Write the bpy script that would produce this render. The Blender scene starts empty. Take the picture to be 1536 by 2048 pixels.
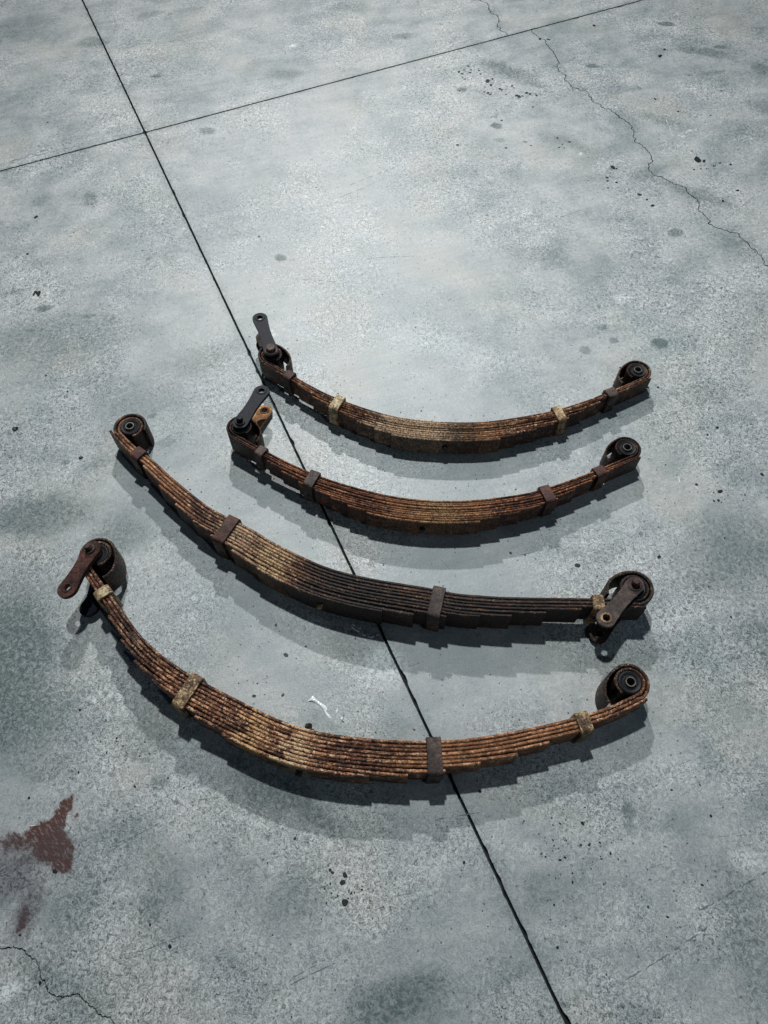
import bpy, bmesh, math, random
import numpy as np
from mathutils import Vector, Matrix, noise as mnoise

random.seed(7)
scene = bpy.context.scene
col = scene.collection
R = math.radians

# ------------------------------------------------------------------ camera
CAM_H, PITCH, FPX = 1.65, R(60), 1480.0
cd = bpy.data.cameras.new('camera')
cam = bpy.data.objects.new('camera', cd)
col.objects.link(cam)
cam.location = (0, 0, CAM_H)
cam.rotation_euler = (R(90) - PITCH, 0, 0)
cd.sensor_fit = 'VERTICAL'
cd.sensor_height = 36
cd.lens = FPX / 2048 * 36
cd.clip_start = 0.05
cd.clip_end = 100
scene.camera = cam

# ------------------------------------------------------------------ ambient light of the hall
w = bpy.data.worlds.new('World')
scene.world = w
w.use_nodes = True
bg = w.node_tree.nodes['Background']
bg.inputs[0].default_value = (0.18, 0.42, 0.74, 1)
bg.inputs[1].default_value = 0.034

# ------------------------------------------------------------------ ceiling lamps (out of frame)
def ceiling_lamp(name, loc, aim, power, sx, sy, color, spread=180):
    ld = bpy.data.lights.new(name, 'AREA')
    ld.shape = 'RECTANGLE'; ld.size = sx; ld.size_y = sy
    ld.energy = power; ld.color = color; ld.spread = R(spread)
    o = bpy.data.objects.new(name, ld)
    col.objects.link(o)
    o.location = loc
    o.rotation_euler = (Vector(aim) - Vector(loc)).to_track_quat('-Z', 'Y').to_euler()
    return o
ceiling_lamp('lamp_overhead', (-0.30, 2.65, 5.0), (0.20, 1.35, 0), 54, 0.16, 0.16, (0.94, 1.0, 1.0), 98)
ceiling_lamp('lamp_behind',   (-0.50, 6.4, 5.0), (0.0, 1.8, 0), 84, 0.20, 0.16, (1.0, 0.99, 0.99), 86)
ceiling_lamp('lamp_front',    (2.2, -2.0, 4.4), (0.6, 0.7, 0), 21, 0.20, 0.20, (0.76, 0.90, 1.0))
ceiling_lamp('lamp_side',     (4.7, 0.1, 5.0), (0.3, 0.9, 0), 8, 0.25, 0.25, (0.76, 0.90, 1.0))

vs = scene.view_settings
vs.view_transform = 'Standard'
vs.look = 'None'
vs.exposure = 0.0
vs.gamma = 1.0
scene.render.engine = 'CYCLES'

# ------------------------------------------------------------------ helpers
CP, SP = math.cos(PITCH), math.sin(PITCH)
def at(u, v, z=0.0):
    """point of the floor (or of the level z above it) seen at that place of the photograph"""
    x = (u - 768) / FPX; y = -(v - 1024) / FPX
    d = (x, CP + y * SP, -SP + y * CP)
    t = (CAM_H - z) / -d[2]
    return np.array([d[0] * t, d[1] * t])
def seen_u(x, y, z):
    zc = y * CP - (z - CAM_H) * SP
    return 768 + FPX * x / zc

def link(name, me, mat=None, parent=None):
    o = bpy.data.objects.new(name, me)
    col.objects.link(o)
    if mat: me.materials.append(mat)
    if parent: o.parent = parent
    return o
def tag(o, label=None, cat=None, group=None, kind=None):
    if label: o['label'] = label
    if cat: o['category'] = cat
    if group: o['group'] = group
    if kind: o['kind'] = kind
    return o
def mesh_from(verts, faces, smooth=False, flow=None, name='part'):
    me = bpy.data.meshes.new(name)
    me.from_pydata([tuple(v) for v in verts], [], faces)
    if smooth:
        me.polygons.foreach_set('use_smooth', [True] * len(me.polygons))
    if flow is not None:
        a = me.attributes.new('flow', 'FLOAT_VECTOR', 'POINT')
        a.data.foreach_set('vector', np.asarray(flow, dtype=np.float32).ravel())
    me.update()
    return me
def mesh_bm(bm, name='part', smooth=False):
    bmesh.ops.recalc_face_normals(bm, faces=bm.faces)
    me = bpy.data.meshes.new(name)
    bm.to_mesh(me); bm.free()
    if smooth:
        me.polygons.foreach_set('use_smooth', [True] * len(me.polygons))
    return me
def bevel(o, width, seg=2, angle=40):
    m = o.modifiers.new('bevel', 'BEVEL')
    m.width = width; m.segments = seg; m.limit_method = 'ANGLE'; m.angle_limit = R(angle)
    return o

# ------------------------------------------------------------------ node helper
class NT:
    def __init__(self, name):
        self.m = bpy.data.materials.new(name)
        self.m.use_nodes = True
        self.t = self.m.node_tree
        self.bsdf = self.t.nodes['Principled BSDF']
    def n(self, kind, **kw):
        nd = self.t.nodes.new(kind)
        for k, v in kw.items():
            if k.startswith('i_'):
                key = k[2:]
                key = int(key) if key.isdigit() else key.replace('_', ' ')
                self.put(nd.inputs[key], v)
            else:
                setattr(nd, k, v)
        return nd
    def put(self, sock, v):
        if isinstance(v, bpy.types.NodeSocket): self.t.links.new(v, sock)
        else: sock.default_value = v
    def math(self, op, a, b=0.0, c=None, clamp=False):
        nd = self.n('ShaderNodeMath', operation=op, use_clamp=clamp)
        self.put(nd.inputs[0], a); self.put(nd.inputs[1], b)
        if c is not None: self.put(nd.inputs[2], c)
        return nd.outputs[0]
    def vmath(self, op, a, b=(0, 0, 0)):
        nd = self.n('ShaderNodeVectorMath', operation=op)
        self.put(nd.inputs[0], a); self.put(nd.inputs[1], b)
        return nd
    def rng(self, v, a, b, c=0.0, d=1.0, smooth=True):
        nd = self.n('ShaderNodeMapRange', interpolation_type='SMOOTHSTEP' if smooth else 'LINEAR')
        for i, q in enumerate((v, a, b, c, d)): self.put(nd.inputs[i], q)
        return nd.outputs[0]
    dim = '3D'
    def noise(self, vec, scale, detail=4, rough=0.55, dist=0.0, out=0):
        nd = self.n('ShaderNodeTexNoise', noise_dimensions=self.dim)
        self.put(nd.inputs['Vector'], vec); nd.inputs['Scale'].default_value = scale
        nd.inputs['Detail'].default_value = detail; nd.inputs['Roughness'].default_value = rough
        nd.inputs['Distortion'].default_value = dist
        return nd.outputs[out]
    def voro(self, vec, scale, feature='F1', out=0, rand=1.0):
        nd = self.n('ShaderNodeTexVoronoi', feature=feature, voronoi_dimensions=self.dim)
        self.put(nd.inputs['Vector'], vec); nd.inputs['Scale'].default_value = scale
        nd.inputs['Randomness'].default_value = rand
        return nd.outputs[out]
    def mix(self, fac, a, b, blend='MIX'):
        nd = self.n('ShaderNodeMix', data_type='RGBA', blend_type=blend)
        self.put(nd.inputs['Factor'], fac)
        self.put(nd.inputs['A'], a if isinstance(a, bpy.types.NodeSocket) else (*a, 1))
        self.put(nd.inputs['B'], b if isinstance(b, bpy.types.NodeSocket) else (*b, 1))
        return nd.outputs['Result']
    def ramp(self, v, stops):
        nd = self.n('ShaderNodeValToRGB')
        e = nd.color_ramp.elements
        while len(e) < len(stops): e.new(0.5)
        for q, (p, c) in zip(e, stops):
            q.position = p; q.color = (*c, 1)
        self.put(nd.inputs[0], v)
        return nd.outputs[0]
    def mapped(self, vec, loc=(0, 0, 0), rot=(0, 0, 0), scale=(1, 1, 1), kind='TEXTURE'):
        nd = self.n('ShaderNodeMapping', vector_type=kind)
        self.put(nd.inputs[0], vec)
        nd.inputs[1].default_value = loc; nd.inputs[2].default_value = rot; nd.inputs[3].default_value = scale
        return nd.outputs[0]
    def bump(self, h, strength, dist):
        nd = self.n('ShaderNodeBump')
        nd.inputs['Strength'].default_value = strength; nd.inputs['Distance'].default_value = dist
        self.put(nd.inputs['Height'], h)
        return nd.outputs[0]

# ------------------------------------------------------------------ concrete
# stains of the slab and a shadow painted at its left edge: place in the photograph, half-width, half-height in metres, turn, darkness, softness
STAINS_AND_SHADOW = [
    # u, v, hw, hh, rot, k, soft
     (190,85,.055,.05,.2,.55,.35),(60,60,.16,.09,.3,.42,.6),(300,30,.07,.018,.5,.55,.5),(312,152,.022,.013,0,.6,.3),
     (415,262,.033,.024,0,.55,.25),(575,150,.075,.04,.2,.7,.55),(700,15,.09,.045,.1,.5,.5),(400,55,.11,.05,.4,.3,.7),
     (560,515,.020,.018,0,.75,.45),(298,517,.014,.008,.6,.7,.3),(88,617,.024,.014,.25,.95,.22),(32,583,.028,.016,.2,.5,.3),
     (180,400,.03,.05,.4,.5,.55),(80,400,.04,.025,.5,.45,.5),(105,680,.22,.11,.2,.5,.65),(175,632,.03,.014,.2,.6,.35),
     (220,638,.03,.02,.2,.45,.4),(300,800,.10,.06,.6,.4,.6),(400,720,.09,.05,.4,.5,.65),(305,832,.013,.012,0,.75,.4),
     (205,925,.04,.015,.5,.45,.5),(60,1035,.15,.05,.15,.78,.5),(235,1075,.075,.07,.2,.72,.55),(130,925,.014,.012,0,.6,.4),
     (330,885,.035,.018,.5,.5,.4),(-15,1330,.15,.20,0,1.0,.5),(-10,1340,.10,.15,0,.95,.5),(20,1300,.08,.10,.2,.7,.6),(60,1450,.12,.08,.2,.45,.7),(10,1308,.012,.011,0,.9,.3),(30,1235,.05,.03,0,.6,.6),  # big soft patches at far left: viewer's own shadow, painted into the floor colour
     (812,75,.055,.022,.2,.75,.45),(1010,138,.10,.040,-.45,.85,.55),(1060,165,.06,.02,-.35,.6,.6),(1040,0,.06,.03,.2,.4,.6),
     (924,179,.020,.014,0,.85,.25),(992,252,.022,.017,0,.85,.2),(990,233,.014,.008,0,.7,.3),(1000,280,.025,.018,0,.45,.5),
     (1050,283,.012,.008,0,.6,.4),(1184,132,.028,.014,0,.75,.25),(1215,130,.02,.008,0,.5,.4),(1332,48,.034,.018,-.1,.8,.3),
     (1415,106,.075,.030,-.1,.75,.35),(1440,94,.03,.014,0,.6,.3),(1425,145,.045,.014,.1,.6,.4),(1378,150,.02,.006,0,.6,.4),
     (1530,135,.05,.04,0,.55,.5),(1530,215,.04,.05,0,.5,.5),(1276,176,.018,.012,0,.5,.4),(1290,345,.06,.035,.4,.55,.6),
     (1385,385,.11,.035,-.5,.7,.6),(1350,465,.03,.020,.2,.6,.35),(1315,514,.012,.008,0,.55,.4),(1480,490,.10,.05,-.4,.4,.6),
     (1090,515,.13,.045,-.4,.4,.6),(1320,686,.023,.019,0,.95,.15),(1228,680,.016,.014,0,.55,.3),(1170,700,.02,.018,0,.55,.4),
     (1205,655,.02,.015,0,.5,.5),(1250,660,.018,.012,0,.4,.4),(1470,1110,.16,.11,.2,.62,.6),(1200,1115,.05,.02,.1,.4,.6),
     (1535,1290,.06,.08,.2,.6,.6),(1420,1160,.05,.02,.5,.4,.5),(302,1818,.027,.029,0,.5,.4),(145,1815,.045,.06,.3,.4,.6),
     (330,1745,.05,.05,0,.5,.6),(475,1740,.045,.035,.2,.35,.6),(560,1590,.14,.035,-.45,.85,.6),(320,1565,.022,.02,0,.5,.5),
     (300,1470,.05,.05,.3,.45,.6),(590,1800,.09,.05,.3,.5,.7),(800,2010,.10,.045,.3,.9,.5),(1255,1620,.018,.018,0,.6,.4),
     (1260,1652,.016,.014,0,.5,.4),(1080,1790,.05,.04,0,.4,.6),(1150,1820,.03,.06,.2,.4,.6),(1500,1870,.05,.12,0,.55,.7),
     (240,1660,.06,.05,.1,.4,.6),(100,1530,.06,.03,.1,.45,.6),(80,1920,.05,.03,.2,.5,.5),(740,1300,.10,.05,-.3,.5,.5),
     (1330,240,.13,.03,-.5,.4,.6),(1150,290,.14,.03,-.6,.35,.6),(475,690,.03,.05,.3,.4,.6),(560,700,.02,.02,.3,.5,.6),
     (355,195,.09,.03,.2,.25,.6),(480,470,.05,.02,.3,.3,.6),(340,520,.025,.03,.3,.4,.6),(780,1480,.06,.03,.3,.45,.6),
     (700,1240,.09,.03,-.35,.5,.5),(640,1440,.06,.03,-.3,.35,.5),(1130,1100,.09,.015,.1,.3,.6),
]
CRACK_PX = [(1063,60),(1098,95),(1116,142),(1143,172),(1185,202),(1238,235),(1266,260),(1293,300),(1297,335),(1348,368),(1388,395),(1418,440),(1463,465),(1503,497),(1530,525),(1000,57),(983,22),(27,1893),(73,1920),(89,1961),(137,1993),(191,2018)]
PALE_SPOTS = [(1245,597,.025,.016,.2,.7,.5),(890,690,.16,.05,-.3,.25,.6),(760,1330,.05,.04,.3,.6,.6),
         (585,92,.018,.010,.3,.8,.4),(1380,262,.03,.005,.3,.8,.4),(1365,272,.010,.008,0,.8,.4),(10,1985,.03,.015,.4,.8,.4),
         (1490,1720,.03,.02,-.2,.5,.4),(1160,308,.010,.006,.5,.9,.3),(980,357,.008,.006,.5,.7,.4),(1052,425,.02,.012,.5,.4,.6)]
RED_SPOTS = [(105,1690,.042,.030,-.6,1,.35),(124,1722,.026,.020,-.9,1,.35),(122,1628,.012,.040,-.45,1,.35),(112,1655,.014,.022,-.3,.9,.5),(80,1662,.034,.018,.3,.9,.5),
         (30,1682,.050,.016,.1,.62,.7),(10,1695,.03,.012,.1,.5,.7),(45,1842,.011,.022,-.3,.75,.6),(55,1800,.008,.03,-.25,.4,.8),(157,1630,.009,.006,.4,.7,.5),(66,1705,.055,.035,.2,.38,.8),(145,1560,.006,.005,0,.6,.4)]
PURPLE_SPOTS = [(35,1755,.075,.055,.2,.95,.6),(58,1815,.024,.055,-.2,.95,.6),(15,1710,.06,.035,.2,.75,.6),(110,1700,.06,.05,.2,.45,.7)]
SCRATCHES = [(215,1705,320,1645,.0018,.75),(260,1640,330,1612,.0014,.6),(280,1905,368,1870,.0018,.7),(580,1970,672,1925,.0028,.75),
                  (585,1955,640,1925,.0016,.6),(20,322,160,290,.004,.5),(0,330,230,255,.002,.4),(250,90,370,80,.0016,.5),(280,185,400,178,.0015,.5),
                  (1120,435,1180,415,.003,.5),(98,320,99,345,.0016,.6),(700,370,790,335,.002,.4),(150,160,275,148,.0012,.4),(0,410,160,410,.001,.2),
                  (1185,554,1265,550,.002,.4),(1450,440,1510,390,.0025,.45),(1280,612,1302,633,.0018,.6),(1350,600,1536,680,.001,.35),
                  (1400,1820,1700,1640,.005,.3),(1250,1960,1420,1850,.004,.35),(870,1640,960,1625,.003,.5),(770,2020,825,1998,.006,.8),
                  (1040,1110,1070,1105,.003,.6),(395,1600,470,1590,.002,.4),(810,350,900,315,.002,.35),(680,395,770,355,.0015,.35)]
PALE_MARKS = [(1331,237,1345,272,.003,.7),(1355,273,1365,265,.004,.9),(1362,265,1392,261,.003,.9),(1405,665,1413,675,.002,.8),(1480,890,1485,897,.002,.8),
                  (1357,952,1359,966,.003,.7),(1320,925,1332,922,.002,.8),(585,90,600,86,.005,.8),(55,1652,80,1648,.003,.8),(1158,310,1164,304,.003,.9)]
def concrete():
    m = NT('concrete'); m.dim = '2D'
    pos = m.n('ShaderNodeNewGeometry').outputs['Position']
    flat = m.vmath('MULTIPLY', pos, (1, 1, 0)).outputs[0]
    w2 = m.vmath('SCALE', m.vmath('SUBTRACT', m.noise(flat, 70, 1, out=1), (0.5, 0.5, 0.5)).outputs[0])
    w2.inputs[3].default_value = 0.022
    wf = m.vmath('ADD', flat, w2.outputs[0]).outputs[0]
    # broad trowel clouds
    cl = m.noise(flat, 2.1, 3, 0.6)
    cl2 = m.noise(m.mapped(flat, rot=(0, 0, 0.4), scale=(1.15, 0.9, 1)), 8.5, 5, 0.68, 0.25)
    base = m.ramp(m.math('MULTIPLY_ADD', cl2, 0.60, m.math('MULTIPLY', cl, 0.40)),
                  [(0.36, (0.210, 0.240, 0.248)), (0.48, (0.288, 0.311, 0.315)), (0.60, (0.358, 0.373, 0.371))])
    # faint warm and green casts
    base = m.mix(m.rng(m.noise(flat, 3.1, 2), 0.52, 0.72, 0, 0.22), base, (0.40, 0.385, 0.32))
    base = m.mix(m.rng(m.noise(m.mapped(flat, loc=(3, 7, 0)), 4.3, 2), 0.52, 0.75, 0, 0.35), base, (0.19, 0.235, 0.235))
    # millimetre mottling, worm-like
    f1 = m.noise(wf, 130, 3, 0.72)
    f2 = m.noise(flat, 330, 2, 0.7)
    zone = m.rng(m.noise(flat, 2.6, 3), 0.36, 0.66, 0.30, 1.02)
    mot = m.math('ADD', m.math('MULTIPLY', m.math('SUBTRACT', f1, 0.5), 1.5), m.math('MULTIPLY', m.math('SUBTRACT', f2, 0.5), 1.05))
    mot = m.math('MULTIPLY_ADD', m.math('MULTIPLY', mot, zone), 2.1, 1.0)
    mot = m.math('MINIMUM', m.math('MAXIMUM', mot, 0.22), 1.75)
    trow = m.noise(m.mapped(wf, rot=(0, 0, .28), scale=(1, .045, 1)), 3.2, 4, .7)
    mot = m.math('MULTIPLY', mot, m.rng(trow, .32, .68, .95, 1.04))
    sc = m.vmath('SCALE', base); m.put(sc.inputs[3], mot)
    c = sc.outputs[0]
    # crazing
    ce = m.voro(wf, 26, 'DISTANCE_TO_EDGE')
    crz = m.math('MULTIPLY', m.rng(ce, 0.0, 0.035, 1, 0), m.rng(m.noise(flat, 2.2, 2), 0.45, 0.62, 0, 0.32))
    c = m.mix(crz, c, (0.10, 0.125, 0.13))
    # pores
    po = m.voro(flat, 45)
    rnd = po.node.outputs[1]
    sep = m.n('ShaderNodeSeparateColor', i_0=rnd)
    pm = m.math('MULTIPLY', m.rng(po, 0.05, 0.13, 1, 0), m.rng(sep.outputs[0], 0.84, 0.86, 0, 0.8))
    c = m.mix(pm, c, (0.035, 0.045, 0.05))
    # stains and the painted left-edge shadow: laid down per vertex when the slabs are built
    sa = m.n('ShaderNodeAttribute', attribute_name='stain')
    sep2 = m.n('ShaderNodeSeparateColor', i_0=sa.outputs['Color'])
    spot, red, pm2 = sep2.outputs[0], sep2.outputs[1], sep2.outputs[2]
    sb = m.n('ShaderNodeSeparateColor', i_0=m.n('ShaderNodeAttribute', attribute_name='soil_and_shadow').outputs['Color'])
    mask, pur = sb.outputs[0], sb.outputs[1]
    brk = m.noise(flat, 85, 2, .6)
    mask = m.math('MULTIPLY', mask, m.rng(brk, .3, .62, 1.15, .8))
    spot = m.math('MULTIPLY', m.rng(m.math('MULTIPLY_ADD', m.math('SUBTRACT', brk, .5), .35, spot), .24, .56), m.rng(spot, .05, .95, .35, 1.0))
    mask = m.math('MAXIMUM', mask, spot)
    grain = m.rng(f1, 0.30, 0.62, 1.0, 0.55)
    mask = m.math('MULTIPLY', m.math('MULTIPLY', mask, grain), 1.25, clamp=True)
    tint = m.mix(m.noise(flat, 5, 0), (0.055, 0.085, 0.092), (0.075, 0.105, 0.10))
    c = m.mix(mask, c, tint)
    # pale grey patches and scuffs
    c = m.mix(m.math('MULTIPLY', pm2, m.rng(f1, 0.40, 0.56, 0.1, 1.0)), c, (0.66, 0.70, 0.70))
    # red-brown paint or rust smear at the lower left
    red = m.math('MULTIPLY', m.rng(m.math('ADD', red, m.math('MULTIPLY_ADD', m.math('SUBTRACT', brk, .5), .9, m.math('MULTIPLY', m.math('SUBTRACT', f1, .5), .7))), .22, .66), m.rng(red, .05, .45))
    red = m.math('MULTIPLY', red, m.rng(m.noise(m.mapped(flat, rot=(0, 0, -.7), scale=(1, .3, 1)), 60, 4, .7), 0.30, 0.48, 0.55, 1))
    c = m.mix(red, c, m.mix(m.noise(flat, 90, 3), (0.036, 0.009, 0.005), (0.082, 0.020, 0.010)))
    c = m.mix(m.math('MULTIPLY', pur, grain), c, (0.042, 0.036, 0.048))
    m.put(m.bsdf.inputs['Base Color'], c)
    m.put(m.bsdf.inputs['Roughness'], m.rng(m.math('MULTIPLY_ADD', f1, .5, m.math('MULTIPLY', cl2, .5)), .3, .7, .43, .64))
    m.bsdf.inputs['Specular IOR Level'].default_value = 0.55
    h = m.math('MULTIPLY_ADD', f2, 0.5, m.math('MULTIPLY', f1, 0.7))
    m.put(m.bsdf.inputs['Normal'], m.bump(h, 0.42, 0.0016))
    return m.m

def plain(name, c1, c2, scale=60, rough=0.6, bump=0.3, dist=.001, metal=0.0, spec=0.5):
    m = NT(name)
    p = m.n('ShaderNodeTexCoord').outputs['Object']
    nn = m.noise(p, scale, 5, .65)
    m.put(m.bsdf.inputs['Base Color'], m.mix(m.rng(nn, .35, .65), c1, c2))
    m.bsdf.inputs['Roughness'].default_value = rough
    m.bsdf.inputs['Metallic'].default_value = metal
    m.bsdf.inputs['Specular IOR Level'].default_value = spec
    if bump: m.put(m.bsdf.inputs['Normal'], m.bump(nn, bump, dist))
    return m.m

MAT_CONCRETE = concrete()
MAT_GROOVE = plain('groove_dirt', (0.008, 0.011, 0.014), (0.03, 0.036, 0.04), 120, .9)

# ------------------------------------------------------------------ floor: four slabs between saw-cut joints, split by cracks
O = at(290, 265)
E1 = at(1135, 2048) - at(165, 0); E1 /= np.linalg.norm(E1)        # towards the viewer
E2 = at(1300, 0) - at(0, 347); E2 /= np.linalg.norm(E2)           # to the right
MINV = np.linalg.inv(np.array([E1, E2]).T)
def ab(p): return MINV @ (np.asarray(p) - O)
def xy(q): return O + E1 * q[0] + E2 * q[1]
SLAB_L = 4.6
rng_np = np.random.default_rng(3)
def wobble(seed):
    def f(x):
        v = mnoise.noise(Vector((x * 22, seed * 7.3, 0))) * .0005 + mnoise.noise(Vector((x * 90, seed * 3.1, 4))) * .0004
        chip = mnoise.noise(Vector((x * 27, seed * 5.7, 9)))
        if chip > .36: v += (chip - .36) * .011
        v += .004 * max(0, 1 - abs(x) / .012)
        return v
    return f
HALF = .0034
def edge_vals():
    xs = [.0]
    while xs[-1] < SLAB_L: xs.append(xs[-1] + (.006 if xs[-1] < 3.3 else .05))
    xs[-1] = SLAB_L
    return xs
def frac_line(pts, depth=4, amp=.16):
    P = [np.array(p) for p in pts]
    for _ in range(depth):
        Q = [P[0]]
        for a, b in zip(P, P[1:]):
            d = b - a; L = np.hypot(*d)
            n = np.array([-d[1], d[0]]) / max(L, 1e-9)
            Q += [(a + b) / 2 + n * rng_np.normal(0, amp * min(L, .03)), b]
        P = Q
        if max(np.hypot(*(b - a)) for a, b in zip(P, P[1:])) < .004: break
    return P
def offset_line(P, d):
    out = []
    for i, p in enumerate(P):
        a, b = P[max(i - 1, 0)], P[min(i + 1, len(P) - 1)]
        t = b - a; t = t / max(np.hypot(*t), 1e-9)
        k = d * (.7 + .6 * abs(mnoise.noise(Vector((i * .13, d * 900, 2)))) * 2)
        out.append(p + np.array([-t[1], t[0]]) * k)
    return out
from mathutils.geometry import delaunay_2d_cdt
def in_poly(P, pts):
    """even-odd test of many points against one polygon"""
    x, y = pts[:, 0], pts[:, 1]
    ins = np.zeros(len(pts), bool)
    for (x0, y0), (x1, y1) in zip(P, np.roll(P, -1, axis=0)):
        c = (y0 > y) != (y1 > y)
        if c.any():
            xi = (x1 - x0) * (y - y0) / (y1 - y0 + 1e-15) + x0
            ins ^= c & (x < xi)
    return ins
# sample points of the floor: fine where the photograph looks, coarse around
_c = np.array([at(-90, -40), at(1626, -40), at(1626, 2110), at(-90, 2110)])
def grid(step, lo, hi):
    gx, gy = np.meshgrid(np.arange(lo[0], hi[0], step), np.arange(lo[1], hi[1], step))
    g = np.stack([gx.ravel(), gy.ravel()], 1)
    return g + rng_np.uniform(-.3, .3, g.shape) * step
GRID = grid(.0088, _c.min(0), _c.max(0)); GRID = GRID[in_poly(_c, GRID)]
def stain_shadow_field(P):
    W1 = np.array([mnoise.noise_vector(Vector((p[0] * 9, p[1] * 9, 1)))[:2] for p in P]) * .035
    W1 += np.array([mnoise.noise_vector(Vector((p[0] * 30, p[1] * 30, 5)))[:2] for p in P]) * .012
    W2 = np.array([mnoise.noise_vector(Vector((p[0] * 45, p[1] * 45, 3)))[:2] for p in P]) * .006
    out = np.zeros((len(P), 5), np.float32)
    big_ = [q for q in STAINS_AND_SHADOW if q[2] >= .04]; small_ = [q for q in STAINS_AND_SHADOW if q[2] < .04]
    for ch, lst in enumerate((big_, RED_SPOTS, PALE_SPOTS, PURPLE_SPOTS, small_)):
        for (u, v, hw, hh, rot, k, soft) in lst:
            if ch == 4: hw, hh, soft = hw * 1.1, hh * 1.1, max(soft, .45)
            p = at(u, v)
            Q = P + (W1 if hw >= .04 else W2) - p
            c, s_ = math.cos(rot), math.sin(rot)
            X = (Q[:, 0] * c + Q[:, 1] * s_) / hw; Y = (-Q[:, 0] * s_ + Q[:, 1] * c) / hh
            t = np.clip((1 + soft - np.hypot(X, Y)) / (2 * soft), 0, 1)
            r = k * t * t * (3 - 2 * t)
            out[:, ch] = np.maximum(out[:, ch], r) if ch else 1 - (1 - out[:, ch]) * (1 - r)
    q = (P - O) @ MINV.T
    w_ = np.array([mnoise.noise(Vector((p[0] * 11, p[1] * 11, 8))) for p in P]) * .5 + .5
    dj = np.minimum(np.abs(q[:, 0]), np.abs(q[:, 1]))
    jd = np.clip(1 - dj / (.012 + .035 * w_ ** 2), 0, 1) * (.25 + .5 * w_)
    out[:, 0] = 1 - (1 - out[:, 0]) * (1 - jd * .75)
    for (u, v) in CRACK_PX:
        d = np.hypot(*(P - at(u, v)).T)
        r = np.clip(1 - d / .06, 0, 1) * .30
        out[:, 0] = np.maximum(out[:, 0], r)
    return out
def slab(poly_ab):
    P = [xy(q) for q in poly_ab]
    Q = [P[0]]
    for p in P[1:]:
        if np.hypot(*(p - Q[-1])) > 2e-4: Q.append(p)
    Q = np.array(Q); n = len(Q)
    box = (GRID > Q.min(0)).all(1) & (GRID < Q.max(0)).all(1)
    g = GRID[box]; g = g[in_poly(Q, g)]
    # keep clear of the rim
    cells = {}
    for p in Q: cells.setdefault((int(p[0] // .006), int(p[1] // .006)), True)
    keep = [not any((int(p[0] // .006) + i, int(p[1] // .006) + j) in cells for i in (-1, 0, 1) for j in (-1, 0, 1)) for p in g]
    g = g[np.array(keep, bool)] if len(g) else g
    pts = [Vector((p[0], p[1])) for p in Q] + [Vector((p[0], p[1])) for p in g]
    ov, oe, of, *_ = delaunay_2d_cdt(pts, [], [list(range(n))], 1, 1e-7)
    V = [(p.x, p.y, 0) for p in ov]; F = [list(f) for f in of]
    base = len(V)
    V += [(p[0], p[1], -.02) for p in Q]
    V += [(p[0], p[1], 0) for p in Q]
    for i in range(n):
        j = (i + 1) % n
        F.append([base + n + i, base + n + j, base + j, base + i])
    me = bpy.data.meshes.new('slab')
    me.from_pydata(V, [], F)
    bm = bmesh.new(); bm.from_mesh(me)
    bmesh.ops.remove_doubles(bm, verts=bm.verts, dist=1e-6)
    bmesh.ops.recalc_face_normals(bm, faces=bm.faces)
    up = sum(f.normal.z * f.calc_area() for f in bm.faces)
    if up < 0: bmesh.ops.reverse_faces(bm, faces=bm.faces)
    bm.to_mesh(me); bm.free()
    co = np.zeros(len(me.vertices) * 3); me.vertices.foreach_get('co', co); co = co.reshape(-1, 3)
    sf = stain_shadow_field(co[:, :2]); one = np.ones(len(sf), np.float32)
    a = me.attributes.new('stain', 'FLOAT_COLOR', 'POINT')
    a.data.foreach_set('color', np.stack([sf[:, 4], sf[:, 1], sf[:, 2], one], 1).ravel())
    a = me.attributes.new('soil_and_shadow', 'FLOAT_COLOR', 'POINT')
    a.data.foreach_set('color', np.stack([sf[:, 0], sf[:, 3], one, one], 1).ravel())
    return link('slab', me, MAT_CONCRETE, floor)

bm = bmesh.new()
cx, cy = at(768, 900)
for sx, sy in ((-1, -1), (1, -1), (1, 1), (-1, 1)):
    bm.verts.new((cx + sx * 3.2, cy + sy * 3.2, -.013))
bm.faces.new(bm.verts[:] if False else [v for v in bm.verts])
floor = link('floor', mesh_bm(bm, 'floor'), MAT_GROOVE)
floor['kind'] = 'structure'
if floor.data.polygons[0].normal.z < 0: floor.data.flip_normals()

def quad_edges(sa, sb, seed):
    """edge along joint 1 (from the crossing outwards) and edge along joint 2 (from the crossing outwards)"""
    f1, f2 = wobble(seed), wobble(seed + 10)
    xs = edge_vals()
    j1 = [np.array([sa * max(x, HALF + .0035), sb * (HALF + f1(x))]) for x in xs]
    j2 = [np.array([sa * (HALF + f2(x)), sb * max(x, HALF + .0035)]) for x in xs]
    return j1, j2
L = SLAB_L
# far left: whole
j1, j2 = quad_edges(-1, -1, 1)
slab(j1 + [np.array([-L, -L])] + j2[::-1])
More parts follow.
